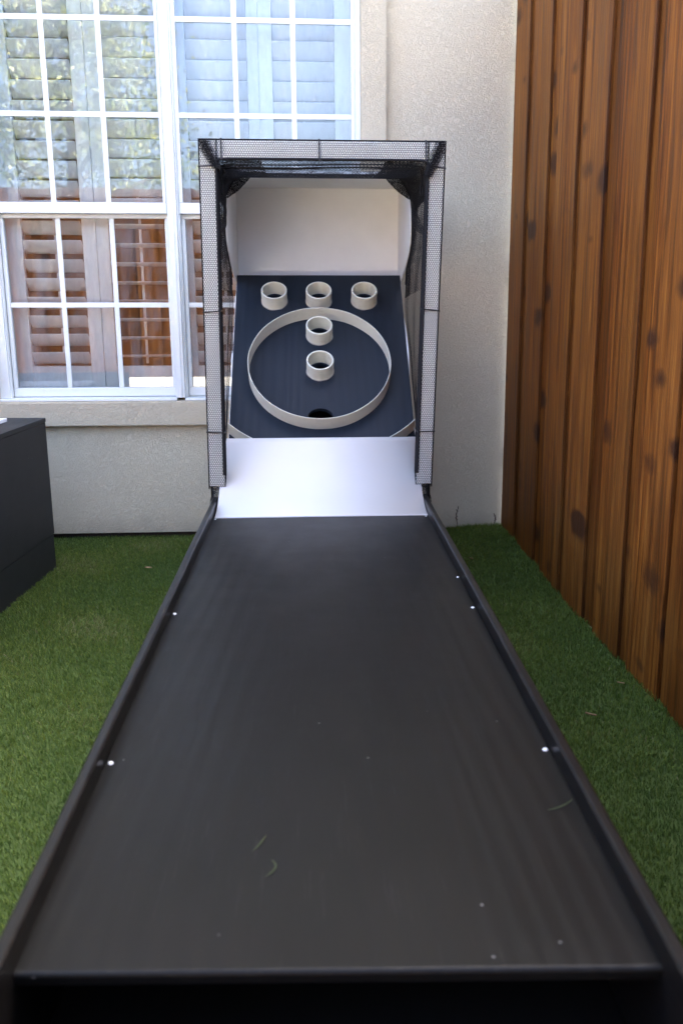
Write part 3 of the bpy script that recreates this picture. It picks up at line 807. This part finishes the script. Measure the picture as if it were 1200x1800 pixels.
# ------------------------------------------------------------------ black box at the left, with a white panel on it
bang = math.atan2(.048, .62)
bx = thing('black_box', 'black painted wooden box standing on the turf at the left edge', 'box', (-1.10, 4.0, 0))
def rbox(name, x0, x1, y0, y1, z0, z1, m, parent, bev=.003):
    bm = bmesh.new(); hexa(bm, corners(x0, x1, y0, y1, z0, z1), bev)
    R_ = Matrix.Translation((-1.101, 4.008, 0)) @ Matrix.Rotation(-bang, 4, 'Z')
    bm.transform(R_); return bm_obj(name, bm, m, parent)
rbox('side_panel', -.018, 0, -1.25, 0, .142, .612, 'box', bx)
rbox('back_panel', -.90, -.0185, -.018, 0, .142, .612, 'box', bx)
rbox('front_panel', -.90, -.0185, -1.25, -1.232, .142, .612, 'box', bx)
rbox('side_panel', -.918, -.9005, -1.25, 0, .142, .612, 'box', bx)
rbox('top_panel', -.918, .002, -1.252, .002, .6125, .630, 'box', bx)
rbox('plinth', -.914, -.003, -1.246, -.003, -.02, .1405, 'box', bx)
wp = bm = bmesh.new(); hexa(bm, corners(-.62, -.105, -.45, -.13, .6305, .645), .002)
bm.transform(Matrix.Translation((-1.101, 4.008, 0)) @ Matrix.Rotation(-bang, 4, 'Z'))
tag(bm_obj('white_panel', bm, 'paper', None), 'thin white panel lying on top of the black box', 'panel')

# ------------------------------------------------------------------ artificial turf
def turf():
    def region(x0, x1, y0, y1, dens):
        n = int((x1-x0)*(y1-y0)*dens); return np.stack([rng.uniform(x0, x1, n), rng.uniform(y0, y1, n)], 1)
    P_ = np.concatenate([region(-2.0, X0-.02, .75, 4.53, 42000), region(X1+.02, .985, .75, 4.53, 45000)])
    x, y = P_[:, 0], P_[:, 1]
    xf = F1.x + (y-F1.y)*fdir.x/fdir.y
    xl = -1.101 - (4.008-y)*math.tan(bang)
    keep = (x < xf+.012) & ~((y > 2.76) & (y < 4.005) & (x < xl-.002) & (x > xl-.93))
    x, y, xf = x[keep], y[keep], xf[keep]; n = len(x)
    def sm(a, lo, hi): a = np.clip((a-lo)/(hi-lo), 0, 1); return a*a*(3-2*a)
    z = -.012 + .036*sm(x, .35, .85)*sm(y, 3.2, 4.5)
    # pile direction drifts in patches, as brushed turf does
    fld = np.sin(x*5.1+1.3*np.sin(y*3.7)) + np.sin(y*6.3+1.9*np.sin(x*4.1)) + .7*np.sin((x+y)*11)
    pil = -1.9 + .55*fld + rng.normal(0, 1.25, n)
    lean = np.clip(.55 + .15*fld*.6 + rng.normal(0, .35, n), .05, 1.4)
    h = rng.uniform(.011, .021, n)*(1 + .10*fld)
    edge = np.minimum(np.abs(x-xf), np.abs(4.5-y)); h *= 1 + .35*np.exp(-edge/.03)*rng.uniform(0, 1.3, n)
    h *= np.where((y > 4.44) & (x < .4), .75, 1)
    wd = rng.uniform(.0012, .0024, n)
    fac = rng.uniform(0, 2*np.pi, n); wx, wy = np.cos(fac)*wd/2, np.sin(fac)*wd/2
    dx, dy = np.cos(pil), np.sin(pil)
    V = np.zeros((n, 5, 3))
    mx, mz = h*.5*np.sin(lean*.6), h*.55
    tx, tz = h*np.sin(lean)*1.0, h*(.55 + .45*np.cos(lean))*.95
    V[:, 0] = np.stack([x-wx, y-wy, z], 1); V[:, 1] = np.stack([x+wx, y+wy, z], 1)
    V[:, 2] = np.stack([x+wx*.9+dx*mx, y+wy*.9+dy*mx, z+mz], 1); V[:, 3] = np.stack([x-wx*.9+dx*mx, y-wy*.9+dy*mx, z+mz], 1)
    V[:, 4] = np.stack([x+dx*tx, y+dy*tx, z+tz], 1)
    me = bpy.data.meshes.new('turf'); me.vertices.add(n*5); me.vertices.foreach_set('co', V.reshape(-1))
    b = np.arange(n)[:, None]*5
    li = np.concatenate([b+0, b+1, b+2, b+3, b+3, b+2, b+4], 1).reshape(-1).astype(np.int32)
    me.loops.add(n*7); me.loops.foreach_set('vertex_index', li)
    ls = (np.arange(n)[:, None]*7 + np.array([[0, 4]])).reshape(-1).astype(np.int32)
    me.polygons.add(n*2); me.polygons.foreach_set('loop_start', ls); me.polygons.foreach_set('loop_total', np.tile([4, 3], n).astype(np.int32))
    me.update(calc_edges=True)
    r = np.clip(rng.uniform(0, .78, n) + .11*fld + (rng.uniform(0, 1, n) > .965)*.3, 0, 1)
    a = me.attributes.new('rnd', 'FLOAT', 'POINT'); a.data.foreach_set('value', np.repeat(r, 5).astype(np.float32))
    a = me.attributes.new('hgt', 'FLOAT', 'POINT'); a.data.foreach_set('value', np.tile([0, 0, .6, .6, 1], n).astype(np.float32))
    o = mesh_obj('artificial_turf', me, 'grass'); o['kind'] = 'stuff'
    o['label'] = 'green artificial turf on both sides of the lane'; o['category'] = 'turf'
turf()

# ------------------------------------------------------------------ small things
def leaf(x, y, z, ln, wd, rz, tilt, label, m='dry', curl=.3):
    n = 8; v = []; f = []
    for k in range(n+1):
        t_ = k/n; w_ = wd/2*math.sin(math.pi*min(1, t_*.97+.02))**.8
        for s in (-1, 0, 1): v.append(((t_-.5)*ln, s*w_, curl*wd*(s*s) + curl*ln*.4*(t_-.5)**2))
    for k in range(n):
        for j in range(2): f.append((k*3+j, k*3+j+1, (k+1)*3+j+1, (k+1)*3+j))
    o = pydata('fallen_leaf', v, f, m, None, True); o.location = (x, y, z); o.rotation_euler = (tilt, tilt*.4, rz)
    md = o.modifiers.new('s', 'SOLIDIFY'); md.thickness = .0005
    return tag(o, label, 'leaf', 'fallen leaves on the turf')
leaf(.665, 3.95, .012, .030, .017, 1.9, .3, 'small tan leaf on the turf near the house wall, right of the lane')
leaf(-.70, 3.90, .012, .030, .012, .2, .2, 'small tan leaf on the turf left of the lane')
leaf(.735, 2.36, .014, .036, .014, 2.3, .3, 'pinkish brown leaf on the turf strip between lane and fence')
leaf(.885, 2.57, .014, .024, .008, 2.4, .2, 'tiny pale leaf on the turf close to the fence boards')
def clipping(pts, label):
    o = tube('grass_clipping', pts, [.0003+.0006*math.sin(math.pi*k/(len(pts)-1)) for k in range(len(pts))], 'clip', None, 5)
    return tag(o, label, 'grass clipping', 'grass clippings on the lane')
z = ZL+.0015
clipping([(-.090+.026*t_-.010*t_*t_, 1.130+.038*t_, z+.002*math.sin(t_*3)) for t_ in np.linspace(0, 1, 8)], 'upper of two thin grass clippings lying mid-lane near the front')
clipping([(-.070+.012*math.sin(t_*2.6), 1.072+.036*t_, z+.001) for t_ in np.linspace(0, 1, 8)], 'lower curled grass clipping lying mid-lane near the front')
clipping([(.322+.042*t_, 1.208+.022*t_*t_, z+.003*t_) for t_ in np.linspace(0, 1, 8)], 'green grass clipping beside the right rail of the lane')
def weed(x, z1, seed, label):
    zb = gz(x, 4.49); pts = [(x+.004*math.sin(t_*7+seed), 4.493-.003*t_, zb+(z1-zb)*t_) for t_ in np.linspace(0, 1, 9)]
    bm = bmesh.new(); tube_bm(bm, pts, [.0012]*9, 5)
    for k in range(9):
        t_ = .35+.65*k/9; a = seed+k*2.4
        p = Vector((x+.004*math.sin(t_*7+seed), 4.492, zb+(z1-zb)*t_)); q = p+Vector((.006*math.cos(a), -.003, .010))
        tube_bm(bm, [p, (p+q)/2, q], [.0008, .0022, .0005], 5)
    return tag(bm_obj('dry_weed', bm, 'weed', None, True), label, 'weed', 'dry weeds at the wall foot')
weed(.683, .125, 1, 'tall thin dry weed stem against the wall foot right of the frame')
weed(.868, .085, 4, 'short dark dry weed against the wall in the corner by the fence')

# ------------------------------------------------------------------ tree behind the far fence, mirrored in the upper panes
tree = thing('yard_tree', 'leafy tree beyond the far fence, mirrored in the upper left window panes', 'tree', (-3.3, -5.6, 0))
bm = bmesh.new(); rnd = random.Random(3)
tube_bm(bm, [(-3.3, -5.6, -.05), (-3.28, -5.6, 1.2), (-3.35, -5.55, 2.4), (-3.3, -5.6, 3.6), (-3.25, -5.6, 4.8)], [.16, .13, .11, .08, .03], 10)
tips = []
for k in range(16):
    a = k*2.4; z0 = 2.3+.16*k; ln = 1.5-.05*k
    p0 = Vector((-3.3, -5.6, z0)); p1 = p0+Vector((math.cos(a)*ln*.5, math.sin(a)*ln*.5, .30)); p2 = p0+Vector((math.cos(a)*ln, math.sin(a)*ln, .55+.25*rnd.random()))
    tube_bm(bm, [p0, p1, p2], [.045, .028, .008], 6); tips += [p1, p2, (p1+p2)/2]
bm_obj('trunk', bm, 'bark', tree, True)
n = 15000; tp = np.array([tuple(p) for p in tips]); idx = rng.integers(0, len(tp), n)
c = tp[idx] + rng.normal(0, 1, (n, 3))*np.array([.27, .27, .22])
A = rng.normal(0, 1, (n, 3)); A /= np.linalg.norm(A, axis=1)[:, None]; B = np.cross(A, rng.normal(0, 1, (n, 3))); B /= np.linalg.norm(B, axis=1)[:, None]
ll = rng.uniform(.030, .055, (n, 1)); V = np.stack([c-A*ll, c+B*ll*.45, c+A*ll, c-B*ll*.45], 1).reshape(-1, 3)
me = bpy.data.meshes.new('crown'); me.from_pydata(V.tolist(), [], (np.arange(n)[:, None]*4+np.arange(4)).tolist()); me.update()
a = me.attributes.new('rnd', 'FLOAT', 'POINT'); a.data.foreach_set('value', np.repeat(rng.uniform(0, 1, n), 4).astype(np.float32))
mesh_obj('crown', me, 'leafm', tree)
